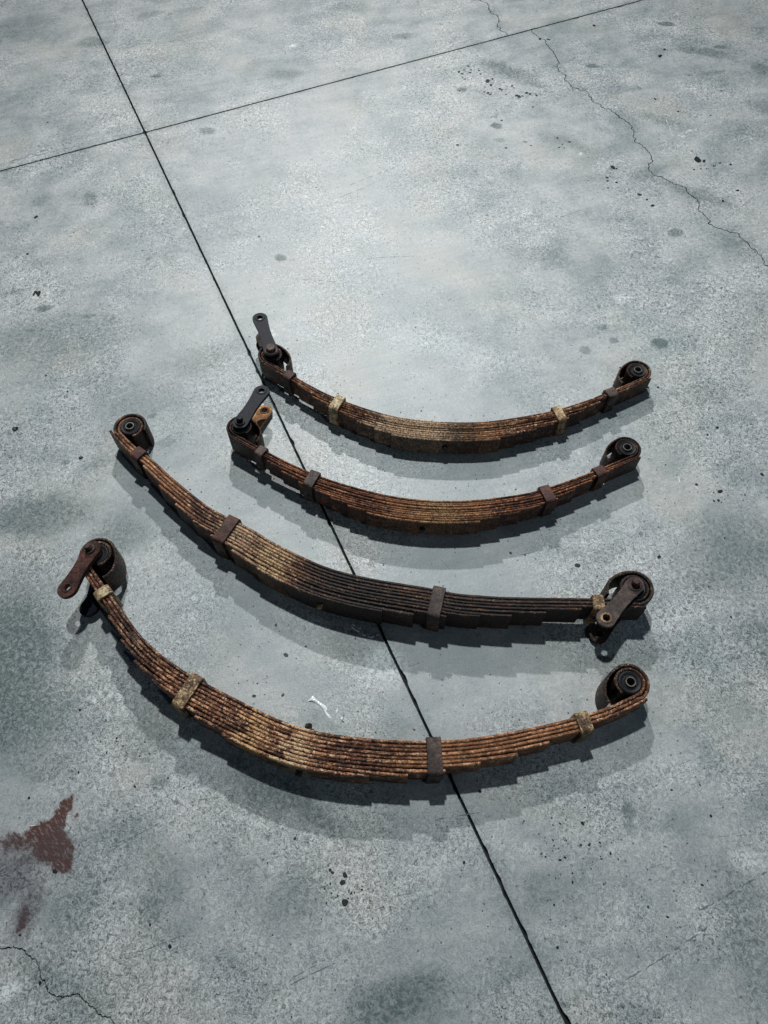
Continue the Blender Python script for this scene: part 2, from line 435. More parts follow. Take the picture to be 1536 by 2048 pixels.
# near right: crack from joint 2 to the right-hand edge
j1, j2 = quad_edges(1, 1, 2)
ck = [at(u, v) for u, v in [(1063,60),(1080.5,77.5),(1093,82.5),(1098,95),(1110.5,110),(1116.5,142.5),(1130.5,155),(1143,172.5),(1178,187.5),(1185.5,202.5),(1218,217.5),(1238,235),(1260.5,249),(1266.5,260),(1269.5,284),(1293,300),(1303,312.5),(1297,335),(1308,351.5),(1348,368.5),(1373,377.5),(1388,395),(1399,405),(1398,417.5),(1418,440),(1438,457.5),(1463,465),(1485.5,477.5),(1503,497.5),(1523,510),(1536,532),(1620,590)]]
ck = frac_line([ab(p) for p in ck])
ck[0] = np.array([HALF, ck[0][1]])
endp = np.array([ck[-1][0] + .8, L])
C1 = offset_line(ck, .0017); C2 = offset_line(ck, -.0017)
b0 = ck[0][1]
inner = [q for q in j2 if q[1] < b0 - .004]; outer = [q for q in j2 if q[1] > b0 + .004]
side = 1 if C1[0][1] < C2[0][1] else -1
CA, CB = (C1, C2) if side == 1 else (C2, C1)
slab(j1 + [np.array([L, L]), endp] + CA[::-1] + inner[::-1])
slab(CB + [endp + np.array([-.003, 0]), np.array([HALF, L])] + outer[::-1])
# far right: crack from joint 2 away from the viewer
j1, j2 = quad_edges(-1, 1, 3)
ck = [at(u, v) for u, v in [(1013,68.5),(1000.5,57.5),(995.5,50),(997,35),(983,22.5),(975.5,9),(958,0),(925,-30)]]
ck = frac_line([ab(p) for p in ck])
ck[0] = np.array([-HALF, ck[0][1]])
endp = np.array([-L, ck[-1][1] - .6])
C1 = offset_line(ck, .0017); C2 = offset_line(ck, -.0017)
b0 = ck[0][1]
inner = [q for q in j2 if q[1] < b0 - .004]; outer = [q for q in j2 if q[1] > b0 + .004]
CA, CB = (C1, C2) if C1[0][1] < C2[0][1] else (C2, C1)
slab(j1 + [endp] + CA[::-1] + inner[::-1])
slab(CB + [endp + np.array([0, .003]), np.array([-L, L])] + outer[::-1])
# near left: crack cutting off the corner nearest the viewer
j1, j2 = quad_edges(1, -1, 4)
ck = [at(u, v) for u, v in [(-60,1862),(0,1881.5),(27,1893),(48,1900),(57,1911),(73,1920),(77.5,1938),(89,1961),(102.6,1988.6),(118.5,1992),(137,1993),(159.6,1988.6),(166,1998),(191,2018),(207,2034),(228,2048),(300,2110)]]
ck = frac_line([ab(p) for p in ck])
s0 = np.array([ck[0][0] - .2, -L]); s1 = np.array([L, ck[-1][1] + .15])
C1 = offset_line(ck, .0012); C2 = offset_line(ck, -.0012)
jj = [q for q in j1]
far = [s0] ; 
# piece towards the joints
m1 = np.mean(C1, axis=0); m2 = np.mean(C2, axis=0)
CA, CB = (C1, C2) if m1[1] > m2[1] or m1[0] < m2[0] else (C2, C1)
slab(jj + [s1 + np.array([0, .003])] + CA[::-1] + [s0 - np.array([.003, 0])] + j2[::-1])
slab([s0] + CB + [s1, np.array([L, -L])])

# ------------------------------------------------------------------ rust
def rust(name, dark, mid, light, flake, amount, bands=(), gloss=.54, streak=True, black=(), face=1.0):
    """bands: (centre s, half width, strength, colour) of bare or painted metal along the spring"""
    m = NT(name)
    tc = m.n('ShaderNodeTexCoord').outputs['Object']
    fl = m.n('ShaderNodeAttribute', attribute_name='flow').outputs['Vector']
    if streak:
        big = m.noise(m.mapped(fl, scale=(.10, .9, .05)), 1.0, 4, .6)
        st = m.noise(m.mapped(fl, scale=(.022, .45, .012)), 1.0, 4, .65)
    else:
        big = m.noise(tc, 22, 3, .6)
        st = m.noise(tc, 60, 4, .65)
    fine = m.noise(tc, 230, 4, .72)
    grit = m.noise(tc, 620, 2, .7)
    v = m.math('ADD', m.math('MULTIPLY', big, .36), m.math('ADD', m.math('MULTIPLY', st, .38), m.math('MULTIPLY', fine, .34)))
    c = m.ramp(v, [(.44, dark), (.535, mid), (.64, light)])
    fm = m.rng(m.math('ADD', m.math('MULTIPLY', fine, .62), m.math('MULTIPLY', st, .38)), .60 - amount, .66 - amount, 0, .9)
    c = m.mix(fm, c, flake)
    if streak:
        fd = m.noise(m.mapped(fl, scale=(.0085, .33, .03)), 1.0, 3, .65)
        c = m.mix(m.rng(fd, .565, .62, 0, .88), c, (.011, .007, .006))
        fp = m.noise(m.mapped(fl, loc=(3, 1, 2), scale=(.0075, .36, .03)), 1.0, 3, .65)
        keep = m.rng(big, .42, .58, .15, .85)
        c = m.mix(m.math('MULTIPLY', m.rng(fp, .58, .63, 0, 1), keep), c, flake)
    s = m.n('ShaderNodeSeparateXYZ', i_0=fl).outputs[0]
    sw = m.math('MULTIPLY_ADD', m.math('SUBTRACT', st, .5), .22, s)
    for (c0, hw, k, colr) in bands:
        d = m.math('ABSOLUTE', m.math('SUBTRACT', sw, c0))
        mk = m.math('MULTIPLY', m.rng(d, hw * .55, hw * 1.25, k, 0), m.rng(fine, .47, .55, 1, .05))
        c = m.mix(mk, c, colr)
    for (c0, hw, k) in black:
        d = m.math('ABSOLUTE', m.math('SUBTRACT', sw, c0))
        mk = m.math('MULTIPLY', m.rng(d, hw * .55, hw * 1.25, k, 0), m.rng(fine, .48, .66, 1, .50))
        c = m.mix(mk, c, (.006, .006, .007))
    if face < 1:      # shade painted in: flat sides coloured darker than the upward edges
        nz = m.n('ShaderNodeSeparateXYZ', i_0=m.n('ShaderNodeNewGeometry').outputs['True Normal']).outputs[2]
        side_shade = m.math('MULTIPLY', m.rng(nz, .25, .75, 1 - face, 0), m.rng(m.noise(tc, 45, 2), .35, .62, 1.0, .78))
        c = m.mix(side_shade, c, (.016, .009, .008))
    # pits
    pit = m.rng(m.noise(tc, 210, 3, .68), .56, .63, 0, .85)
    c = m.mix(pit, c, (.010, .007, .007))
    m.put(m.bsdf.inputs['Base Color'], c)
    m.put(m.bsdf.inputs['Roughness'], m.rng(fine, .3, .7, gloss - .14, gloss + .2))
    m.bsdf.inputs['Specular IOR Level'].default_value = .26
    h = m.math('ADD', m.math('MULTIPLY', fine, 1.0), m.math('MULTIPLY', grit, .35))
    m.put(m.bsdf.inputs['Normal'], m.bump(h, .75, .0016))
    return m.m

TAN = (.56, .30, .14); CREAM = (.64, .47, .31)
MAT_RUBBER = plain('rubber', (.006, .006, .008), (.016, .015, .017), 160, .6, .3, .0008, spec=.35)
MAT_STEEL = plain('worn_steel', (.10, .095, .09), (.22, .21, .20), 140, .42, .3, .0004, .7)
MAT_BLACK = plain('black_painted_steel', (.003, .0045, .008), (.010, .012, .018), 110, .55, .5, .0010, spec=.14)
MAT_DARKRUST = rust('dark_rust', (.009, .006, .006), (.028, .014, .013), (.070, .032, .025), (.13, .08, .055), -.04, streak=False)
MAT_REDRUST = rust('red_rust', (.014, .007, .006), (.050, .020, .015), (.115, .046, .032), (.19, .11, .08), -.02, streak=False)
MAT_GREYRUST = rust('grey_rust', (.013, .010, .010), (.045, .030, .026), (.12, .080, .062), (.27, .19, .13), -.005, streak=False)
MAT_CREAMCLIP = rust('flaking_cream_paint', (.02, .010, .007), (.17, .10, .05), (.50, .37, .20), (.62, .48, .28), .06, streak=False)
MAT_PALECLIP = rust('cream_paint', (.05, .028, .016), (.30, .22, .12), (.52, .43, .25), (.58, .48, .30), .085, streak=False)
MAT_ORANGE = rust('orange_rust', (.10, .04, .015), (.30, .13, .04), (.46, .24, .09), (.52, .32, .15), .04, streak=False)

# ------------------------------------------------------------------ leaf springs
BASE = .0044


class Curve:
    """smooth curve through measured floor points; x runs along the chord"""
    def __init__(s, q, bw):
        q = np.array(q); s.A = q[0]; B = q[-1]
        s.len = np.linalg.norm(B - s.A)
        s.T = (B - s.A) / s.len; s.N = np.array([-s.T[1], s.T[0]])
        s.px = (q - s.A) @ s.T; s.py = (q - s.A) @ s.N
        s.gx = np.linspace(-.08, s.len + .08, 700)
        gy = []
        for x in s.gx:
            xx = min(max(x, 0.0), s.len)
            h = bw
            wt = np.exp(-((s.px - xx) / h) ** 2 / 2)
            M = np.vstack([np.ones_like(s.px), s.px - xx, (s.px - xx) ** 2]).T
            k = np.linalg.lstsq(M * wt[:, None] ** .5, s.py * wt ** .5, rcond=None)[0]
            d = x - xx
            gy.append(k[0] + k[1] * d + k[2] * d * d)
        s.gy = np.array(gy)
        ker = np.ones(15) / 15
        s.gy = np.convolve(np.pad(s.gy, 7, mode='reflect', reflect_type='odd'), ker, 'valid')
        s.gd = np.gradient(s.gy, s.gx)
    def y(s, x): return np.interp(x, s.gx, s.gy)
    def pt(s, x): return s.A + s.T * x + s.N * s.y(x)
    def tan(s, x):
        t = s.T + s.N * np.interp(x, s.gx, s.gd)
        return t / np.linalg.norm(t)
    def nor(s, x):
        t = s.tan(x); return np.array([-t[1], t[0]])      # towards the hollow side
    def nearest(s, p):
        P = s.A[None] + np.outer(s.gx, s.T) + np.outer(s.gy, s.N)
        return s.gx[np.argmin(((P - p) ** 2).sum(1))]

def sweep(P, Dn, Sarr, o0, o1, zlo, zhi, k, org, ch=.0015, cap_taper=True):
    """a flat bar: P inner-face points, Dn outward directions, o0..o1 thickness, standing zlo..zhi"""
    sec = [(o0 + ch, 0, 0), (o1 - ch, 0, 0), (o1, ch, 0), (o1, -ch, 1), (o1 - ch, 0, 1), (o0 + ch, 0, 1), (o0, -ch, 1), (o0, ch, 0)]
    V, F, FL = [], [], []
    n = len(P)
    for i in range(n):
        for (o, dz, top) in sec:
            z = (zhi[i] if top else zlo[i]) + dz
            rg = mnoise.noise(Vector((Sarr[i] * 160, k * 5.1 + top * 3, o * 700))) * .00035
            p = P[i] + Dn[i] * (o + rg)
            z += mnoise.noise(Vector((Sarr[i] * 130, k * 2.7, o * 500 + 9))) * .0004
            V.append((p[0] - org[0], p[1] - org[1], z - org[2]))
            FL.append((Sarr[i], k * 1.37 + (o - o0) * 40, z))
    for i in range(n - 1):
        for j in range(8):
            a, b = i * 8 + j, i * 8 + (j + 1) % 8
            F.append((a, b, b + 8, a + 8))
    F.append(tuple(range(7, -1, -1))); F.append(tuple(range((n - 1) * 8, n * 8)))
    bm = bmesh.new()
    me = mesh_from(V, F, False, FL, 'leaf')
    bm.from_mesh(me); bmesh.ops.recalc_face_normals(bm, faces=bm.faces); bm.to_mesh(me); bm.free()
    return me

def lathe(profile, seg=28, close=True):
    """profile: list of (r, z); returns verts, faces"""
    V, F = [], []
    n = len(profile)
    for i in range(seg):
        a = 2 * math.pi * i / seg
        for r, z in profile: V.append((r * math.cos(a), r * math.sin(a), z))
    for i in range(seg):
        i2 = (i + 1) % seg
        rngj = range(n) if close else range(n - 1)
        for j in rngj:
            j2 = (j + 1) % n
            F.append((i * n + j, i2 * n + j, i2 * n + j2, i * n + j2))
    return V, F
def lathe_mesh(profile, M=Matrix.Identity(4), seg=28, close=True):
    V, F = lathe(profile, seg, close)
    bm = bmesh.new()
    vs_ = [bm.verts.new(M @ Vector(v)) for v in V]
    for f in F:
        q = [vs_[i] for i in f]
        if len(set((round(v.co.x, 7), round(v.co.y, 7), round(v.co.z, 7)) for v in q)) >= 3:
            try: bm.faces.new(q)
            except ValueError: pass
    bmesh.ops.remove_doubles(bm, verts=bm.verts, dist=1e-6)
    bmesh.ops.recalc_face_normals(bm, faces=bm.faces)
    me = bpy.data.meshes.new('turned'); bm.to_mesh(me); bm.free()
    me.polygons.foreach_set('use_smooth', [True] * len(me.polygons))
    me.set_sharp_from_angle(angle=R(35))
    return me

def plate_mesh(length, r0, r1, waist, thick, hole, M, boss=0.0):
    """shackle arm: rounded at both ends, narrowed between, bored at the far end"""
    out = []
    N = 18
    a0 = R(72)
    for i in range(N + 1):
        a = -math.pi / 2 + math.pi * i / N
        out.append((length + r1 * math.cos(a), r1 * math.sin(a)))
    for i in range(1, 10):
        t = i / 10
        s_ = .5 - .5 * math.cos(math.pi * t)
        edge = r1 + (r0 - r1) * t
        dip = math.sin(math.pi * t) ** 1.2
        out.append((length * (1 - t), edge * (1 - dip) + waist * dip))
    for i in range(N + 1):
        a = math.pi / 2 + math.pi * i / N
        out.append((r0 * math.cos(a), r0 * math.sin(a)))
    for i in range(1, 10):
        t = i / 10
        edge = r0 + (r1 - r0) * t
        dip = math.sin(math.pi * t) ** 1.2
        out.append((length * t, -(edge * (1 - dip) + waist * dip)))
    bm = bmesh.new()
    ov = [bm.verts.new((x, y, -thick / 2)) for x, y in out]
    hv = [bm.verts.new((length + hole * math.cos(2 * math.pi * i / 22), hole * math.sin(2 * math.pi * i / 22), -thick / 2)) for i in range(22)]
    ed = [bm.edges.new((ov[i], ov[(i + 1) % len(ov)])) for i in range(len(ov))] + [bm.edges.new((hv[i], hv[(i + 1) % 22])) for i in range(22)]
    r = bmesh.ops.triangle_fill(bm, use_beauty=True, use_dissolve=False, edges=ed)
    fs = [g for g in r['geom'] if isinstance(g, bmesh.types.BMFace)]
    ext = bmesh.ops.extrude_face_region(bm, geom=fs)
    bmesh.ops.translate(bm, verts=[g for g in ext['geom'] if isinstance(g, bmesh.types.BMVert)], vec=(0, 0, thick))
    bmesh.ops.recalc_face_normals(bm, faces=bm.faces)
    bmesh.ops.transform(bm, matrix=M, verts=bm.verts)
    me = bpy.data.meshes.new('arm'); bm.to_mesh(me); bm.free()
    return me

def hexprism(r, z0, z1, M):
    bm = bmesh.new()
    lo = [bm.verts.new((r * math.cos(R(60 * i + 10)), r * math.sin(R(60 * i + 10)), z0)) for i in range(6)]
    hi = [bm.verts.new((r * math.cos(R(60 * i + 10)), r * math.sin(R(60 * i + 10)), z1)) for i in range(6)]
    bm.faces.new(lo[::-1]); bm.faces.new(hi)
    for i in range(6): bm.faces.new((lo[i], lo[(i + 1) % 6], hi[(i + 1) % 6], hi[i]))
    bmesh.ops.transform(bm, matrix=M, verts=bm.verts)
    me = bpy.data.meshes.new('nut'); bm.to_mesh(me); bm.free()
    return me

def build_spring(cfg):
    pts = cfg['pts']; side = cfg['shackle']; lift = cfg['lift']; t = cfg['t']; gap = cfg.get('gap', .0013)
    W = cfg['W']; RE = cfg.get('RE', .0265)
    u0, u1 = pts[0][0], pts[-1][0]
    q = []
    for (u, v) in pts:
        fr = (u - u0) / (u1 - u0)
        q.append(at(u, v, BASE + lift * ((1 - fr) if side == 'L' else fr) + W))
    cv = Curve(q, cfg.get('bw', .07))
    def zb(x):
        fr = min(max(x / cv.len, -.1), 1.1)
        return BASE + lift * ((1 - fr) if side == 'L' else fr)
    # ends of the main leaf from the eye centres
    ends = {}
    for e in 'LR':
        (u, v), z = cfg['eye' + e][0], BASE + W + (lift if e == side else 0)
        sg = -1 if e == 'L' else 1
        x = cv.nearest(at(u, v, z)) + sg * cfg.get('dx' + e, 0)
        Tn = cv.tan(x) * sg; Nn = cv.nor(x)
        ends[e] = dict(x=x, T=Tn, N=Nn, P=cv.pt(x), C=cv.pt(x) + Nn * RE, zb=zb(x))
    mid = cv.pt(cv.len / 2)
    org = (mid[0] - cv.nor(cv.len / 2)[0] * t * 5, mid[1] - cv.nor(cv.len / 2)[1] * t * 5, 0)
    root = bpy.data.objects.new('leaf_spring', None)
    root.empty_display_size = .05
    col.objects.link(root)
    root.location = org
    tag(root, cfg['label'], 'leaf spring', 'rusty leaf springs laid out on the concrete floor')
    pitch = t + gap
    nl = 3 + len(cfg['tipsL'])
    rnd = random.Random(cfg['seed'])
    xc = .5 * (ends['L']['x'] + ends['R']['x'])
    spans = []; offs = []; run = 0.0
    for k in range(nl):
        offs.append(run); run += pitch + (rnd.uniform(-.0007, .0009) if k > 2 else 0)
    for k in range(nl):
        off = offs[k]
        def find(uu):
            best = None
            for x in cv.gx:
                p = cv.pt(x) - cv.nor(x) * (off + t)
                du = abs(seen_u(p[0], p[1], zb(x) + W) - uu)
                if best is None or du < best[0]: best = (du, x)
            return best[1]
        if k < 2: xa, xb = ends['L']['x'], ends['R']['x']
        elif k == 2:
            xa, xb = ends['L']['x'] - cfg.get('l3L', .018), ends['R']['x'] + cfg.get('l3R', .018)
        else:
            xa, xb = find(cfg['tipsL'][k - 3]), find(cfg['tipsR'][k - 3])
        spans.append((xa, xb))
        n = 180 if k < 6 else 120
        xs = np.linspace(xa, xb, n)
        jit = rnd.uniform(-.0008, .0008); zt = rnd.uniform(-.0012, .0010)
        P, Dn, Sx = [], [], []
        for x in xs:
            nn = cv.nor(x)
            fan = 0.0
            if k >= 3:                       # tips spring away a little from the leaf before
                e = min(x - xa, xb - x)
                fan = cfg.get('fan', .0) * max(0, 1 - e / .12) * ((k * 7) % 3) * .5
            wob = .0005 * mnoise.noise(Vector((x * 9, k * 3.3, cfg['seed'])))
            P.append(cv.pt(x) - nn * (off + fan + (wob if k else 0))); Dn.append(-nn); Sx.append(x - xc)
        if k < 2:
            for e in 'LR':
                E = ends[e]; C, Tn, Nn = E['C'], E['T'], E['N']
                r = RE if k == 0 else RE + pitch + .0012
                mx = cfg.get('wrap' + e, 178) if k == 1 else 292
                ex, ed = [], []
                for i in range(1, 31):
                    a = R(mx) * i / 30
                    d = -Nn * math.cos(a) + Tn * math.sin(a)
                    ex.append(C + d * (r - (off if k == 1 else 0) * 0)); ed.append(d)
                if k == 1 and mx < 200:
                    S0 = ex[-1]; back = cfg.get('back' + e, .060)
                    E0 = C - Tn * back + Nn * (-RE + .010)
                    b1 = S0 - Tn * back * .55; b2 = E0 + Nn * .030 - Tn * .006
                    prev = S0
                    for i in range(1, 17):
                        s = i / 16
                        p = S0 * (1 - s) ** 3 + 3 * b1 * s * (1 - s) ** 2 + 3 * b2 * s * s * (1 - s) + E0 * s ** 3
                        tg = p - prev; prev = p; tg = tg / np.linalg.norm(tg)
                        # outward is to the side away from the eye
                        nrm = np.array([-tg[1], tg[0]])
                        if np.dot(nrm, p - (C - Tn * .02)) < 0: nrm = -nrm
                        ex.append(p); ed.append(nrm)
                sE = [(E['x'] - xc) + (1 if e == 'R' else -1) * .003 * i for i in range(1, len(ex) + 1)]
                if e == 'R': P += ex; Dn += ed; Sx += sE
                else: P = ex[::-1] + P; Dn = ed[::-1] + Dn; Sx = sE[::-1] + Sx
        zl = []
        for s in Sx: zl.append(zb(s + xc) + zt)
        zl = np.array(zl)
        me = sweep(P, Dn, Sx, 0, t + (jit if k else 0), zl, zl + W + rnd.uniform(-.001, .0012), k + cfg['seed'] * 3, org, ch=.0021)
        link('leaf', me, cfg['mat'], root)
    # clips round the stack
    for ci, (u, v, wd, mat) in enumerate(cfg['clips']):
        best = None
        for x in cv.gx:
            p = cv.pt(x)
            dd = abs(seen_u(p[0], p[1], zb(x) + W) - u)
            if best is None or dd < best[0]: best = (dd, x)
        x = best[1]
        cnt = sum(1 for (a, b) in spans if a < x + wd / 2 and b > x - wd / 2)
        nn = cv.nor(x); tt = cv.tan(x); p = cv.pt(x)
        n0, n1 = .0016, -(cnt * pitch + .0010)
        z0, z1 = zb(x) - .0016, zb(x) + W + .0018
        th = .0056
        # rounded rectangle strap
        def rr(grow, rad):
            a0, a1 = n1 - grow, n0 + grow; b0, b1 = z0 - grow, z1 + grow
            o = []
            for (cxx, czz, st) in ((a1 - rad, b1 - rad, 0), (a0 + rad, b1 - rad, 90), (a0 + rad, b0 + rad, 180), (a1 - rad, b0 + rad, 270)):
                for i in range(5):
                    an = R(st + 90 * i / 4)
                    o.append((cxx + rad * math.cos(an), czz + rad * math.sin(an)))
            return o
        inn, outr = rr(0, .0025), rr(th, .0082)
        bm = bmesh.new()
        rings = []
        skew = rnd.uniform(-.05, .05)
        for ws, ring in ((-wd / 2, inn), (-wd / 2 + .0012, outr), (wd / 2 - .0012, outr), (wd / 2, inn)):
            vv = []
            for (a, z) in ring:
                zz = max(z, .0008)
                wq = ws + skew * (z - z0 - W / 2)
                hm = mnoise.noise(Vector((a * 90, z * 70, ci * 7.7 + ws * 60 + cfg['seed']))) * .0011
                pp = p + nn * (a + hm) + tt * (wq + hm)
                vv.append(bm.verts.new((pp[0] - org[0], pp[1] - org[1], zz)))
            rings.append(vv)
        # outer ring kept square: add true edge rings
        for A_, B_ in ((0, 1), (1, 2), (2, 3), (3, 0)):
            for i in range(20):
                j = (i + 1) % 20
                bm.faces.new((rings[A_][i], rings[A_][j], rings[B_][j], rings[B_][i]))
        me = mesh_bm(bm, 'clip', True)
        me.set_sharp_from_angle(angle=R(38))
        co = link('clip', me, mat, root)
        # rivet through the outer face
        if cnt >= 3:
            Mx = Matrix.Translation(Vector((*(p + nn * (n1 - th - .0002) - np.array(org[:2])), zb(x) + W * .36)))
            rot = Vector((0, 0, 1)).rotation_difference(Vector((-nn[0], -nn[1], 0))).to_matrix().to_4x4()
            link('rivet', lathe_mesh([(0, .0028), (.003, .0024), (.0048, .0008), (.005, -.002), (0, -.002)], Mx @ rot, 14, False), mat, co)
    # centre bolt
    u, v = cfg['bolt']
    xb_ = min(cv.gx, key=lambda x: abs(seen_u(*(cv.pt(x) - cv.nor(x) * nl * pitch), zb(x) + W * .5) - u))
    nn = cv.nor(xb_)
    for sgn, pp in ((-1, cv.pt(xb_) - nn * (nl * pitch - .0006)), (1, cv.pt(xb_))):
        Mx = Matrix.Translation(Vector((*(pp - np.array(org[:2])), zb(xb_) + W * .5)))
        rot = Vector((0, 0, 1)).rotation_difference(Vector((sgn * nn[0], sgn * nn[1], 0))).to_matrix().to_4x4()
        o = link('centre_bolt', lathe_mesh([(0, .010), (.0050, .0098), (.0072, .0082), (.0075, -.002), (0, -.002)], Mx @ rot, 16, False), cfg['boltmat'], root)
    # bushings
    for e in 'LR':
        E = ends[e]; C = E['C']; z0 = E['zb']
        Mx = Matrix.Translation(Vector((C[0] - org[0], C[1] - org[1], z0)))
        r = RE - .0004
        bu = link('bushing', lathe_mesh([(.0115, .001), (.0115, W - .003), (.014, W - .0015), (.0165, W - .0035), (.0185, W - .0015),
                  (.0225, W + .0002), (r - .001, W - .0015), (r, W - .005), (r, .004), (r - .003, -.001), (.014, -.0015)], Mx, 36), MAT_RUBBER, root)
        link('sleeve', lathe_mesh([(.0086, -.004), (.0086, W + .0025), (.0092, W + .0032), (.0108, W + .0032), (.0114, W + .0025), (.0114, -.004)], Mx, 30),
             cfg.get('sleeve', MAT_STEEL), bu)
    # shackle
    E = ends[side]; C = E['C']; zm = E['zb'] + W / 2
    th = .0095; sep = W / 2 + .0072; ztop = zm + sep + th / 2 + .016
    bt = at(*cfg['bolttop'], ztop)
    axis = Vector((bt[0] - C[0], bt[1] - C[1], ztop - zm))
    lim = cfg.get('tilt', .12)
    hxy = Vector((axis.x, axis.y)); 
    if hxy.length > lim * axis.z: hxy = hxy * (lim * axis.z / hxy.length)
    axis = Vector((hxy.x, hxy.y, axis.z)).normalized()
    top = Vector((C[0], C[1], zm)) + axis * sep
    hp = at(*cfg['hole'], top.z)
    dirx = Vector((hp[0] - top.x, hp[1] - top.y, 0)); dirx = dirx - axis * dirx.dot(axis)
    length = dirx.length; dirx.normalize()
    diry = axis.cross(dirx)
    M = Matrix.Translation(Vector((C[0] - org[0], C[1] - org[1], zm))) @ Matrix((dirx, diry, axis)).transposed().to_4x4()
    arms = cfg['arms']
    turn = Matrix.Rotation(R(cfg.get('lower_turn', 0)), 4, 'Z')
    for zz, mat, tr in ((sep, arms[0], Matrix.Identity(4)), (-sep, arms[1], turn)):
        MM = M @ tr @ Matrix.Translation((0, 0, zz))
        o = bevel(link('shackle_arm', plate_mesh(length, .0205 * cfg.get('arm', 1), .0215 * cfg.get('arm', 1), .0165 * cfg.get('arm', 1), th, .0078, MM), mat, root), .0016, 2, 50)
        ring = lathe_mesh([(.0079, -th / 2 - .0006), (.0079, th / 2 + .0004), (.0086, th / 2 + .0016), (.0125, th / 2 + .0016), (.0138, th / 2 - .0002), (.0138, th / 2 - .003), (.0100, th / 2 - .003), (.0100, -th / 2 - .0006)],
                          MM @ Matrix.Translation((length, 0, 0)), 28)
        link('eye_ring', ring, arms[2] if zz > 0 else arms[3], o)
    for zz in (1, -1):
        a, b = W / 2 + .0012, sep - th / 2 - .0002
        link('washer', lathe_mesh([(.0118, a * zz), (.0205, a * zz), (.0215, (a + b) / 2 * zz), (.0205, b * zz), (.0118, b * zz)], M, 32), MAT_RUBBER, root)
    hd = cfg['head']
    tp = sep + th / 2
    prof = {'stud': [(0, -sep), (.0078, -sep), (.0078, tp + .0002), (.0125, tp + .0002), (.0130, tp + .002), (.0125, tp + .0042), (.0082, tp + .0046), (.0080, tp + .015), (.0062, tp + .0178), (0, tp + .0186)],
            'dome': [(0, -sep), (.0078, -sep), (.0078, tp + .0002), (.0165, tp + .0002), (.0165, tp + .0022), (.0092, tp + .003), (.0090, tp + .016), (.0070, tp + .0195), (0, tp + .021)],
            'cap':  [(0, -sep), (.0078, -sep), (.0078, tp + .0002), (.0175, tp + .0002), (.0175, tp + .003), (.0135, tp + .0036), (.0135, tp + .0125), (.0118, tp + .0150), (0, tp + .0155)]}[hd]
    bo = link('shackle_bolt', lathe_mesh(prof, M, 26, False), cfg['boltmat2'], root)
    bevel(link('nut', hexprism(.0135, -tp - .0098, -tp + .0003, M), cfg['boltmat2'], bo), .0008)
    # keep the lot on the floor
    mn = min((o.matrix_parent_inverse @ v.co).z for o in root.children_recursive if o.type == 'MESH' for v in o.data.vertices)
    print('spring', cfg['seed'], 'length %.3f' % cv.len, 'arm %.3f' % length, 'min z %.4f' % mn, 'leaves', nl)
    if mn < 0: root.location.z -= mn
    return root

# colours of the four springs
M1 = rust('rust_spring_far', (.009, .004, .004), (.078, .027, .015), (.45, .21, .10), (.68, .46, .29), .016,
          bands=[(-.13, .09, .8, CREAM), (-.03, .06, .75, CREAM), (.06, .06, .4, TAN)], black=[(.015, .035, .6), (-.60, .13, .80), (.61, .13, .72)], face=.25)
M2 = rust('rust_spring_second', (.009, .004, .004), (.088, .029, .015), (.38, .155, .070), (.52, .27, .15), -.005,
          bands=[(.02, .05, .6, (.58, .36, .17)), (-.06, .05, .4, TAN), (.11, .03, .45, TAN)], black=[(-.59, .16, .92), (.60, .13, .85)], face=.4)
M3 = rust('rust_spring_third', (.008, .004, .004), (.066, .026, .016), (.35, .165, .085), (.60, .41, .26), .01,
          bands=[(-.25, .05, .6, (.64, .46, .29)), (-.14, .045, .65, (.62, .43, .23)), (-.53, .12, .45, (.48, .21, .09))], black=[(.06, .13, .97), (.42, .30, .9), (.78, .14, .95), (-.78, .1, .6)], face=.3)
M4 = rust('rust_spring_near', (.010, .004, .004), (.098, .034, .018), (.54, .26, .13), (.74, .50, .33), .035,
          bands=[(-.12, .022, .9, (.68, .41, .19)), (-.03, .025, .9, (.68, .48, .28)), (.36, .2, .35, (.58, .26, .10))], black=[(-.45, .1, .4), (-.75, .12, .92), (.77, .125, .95)], face=.7)

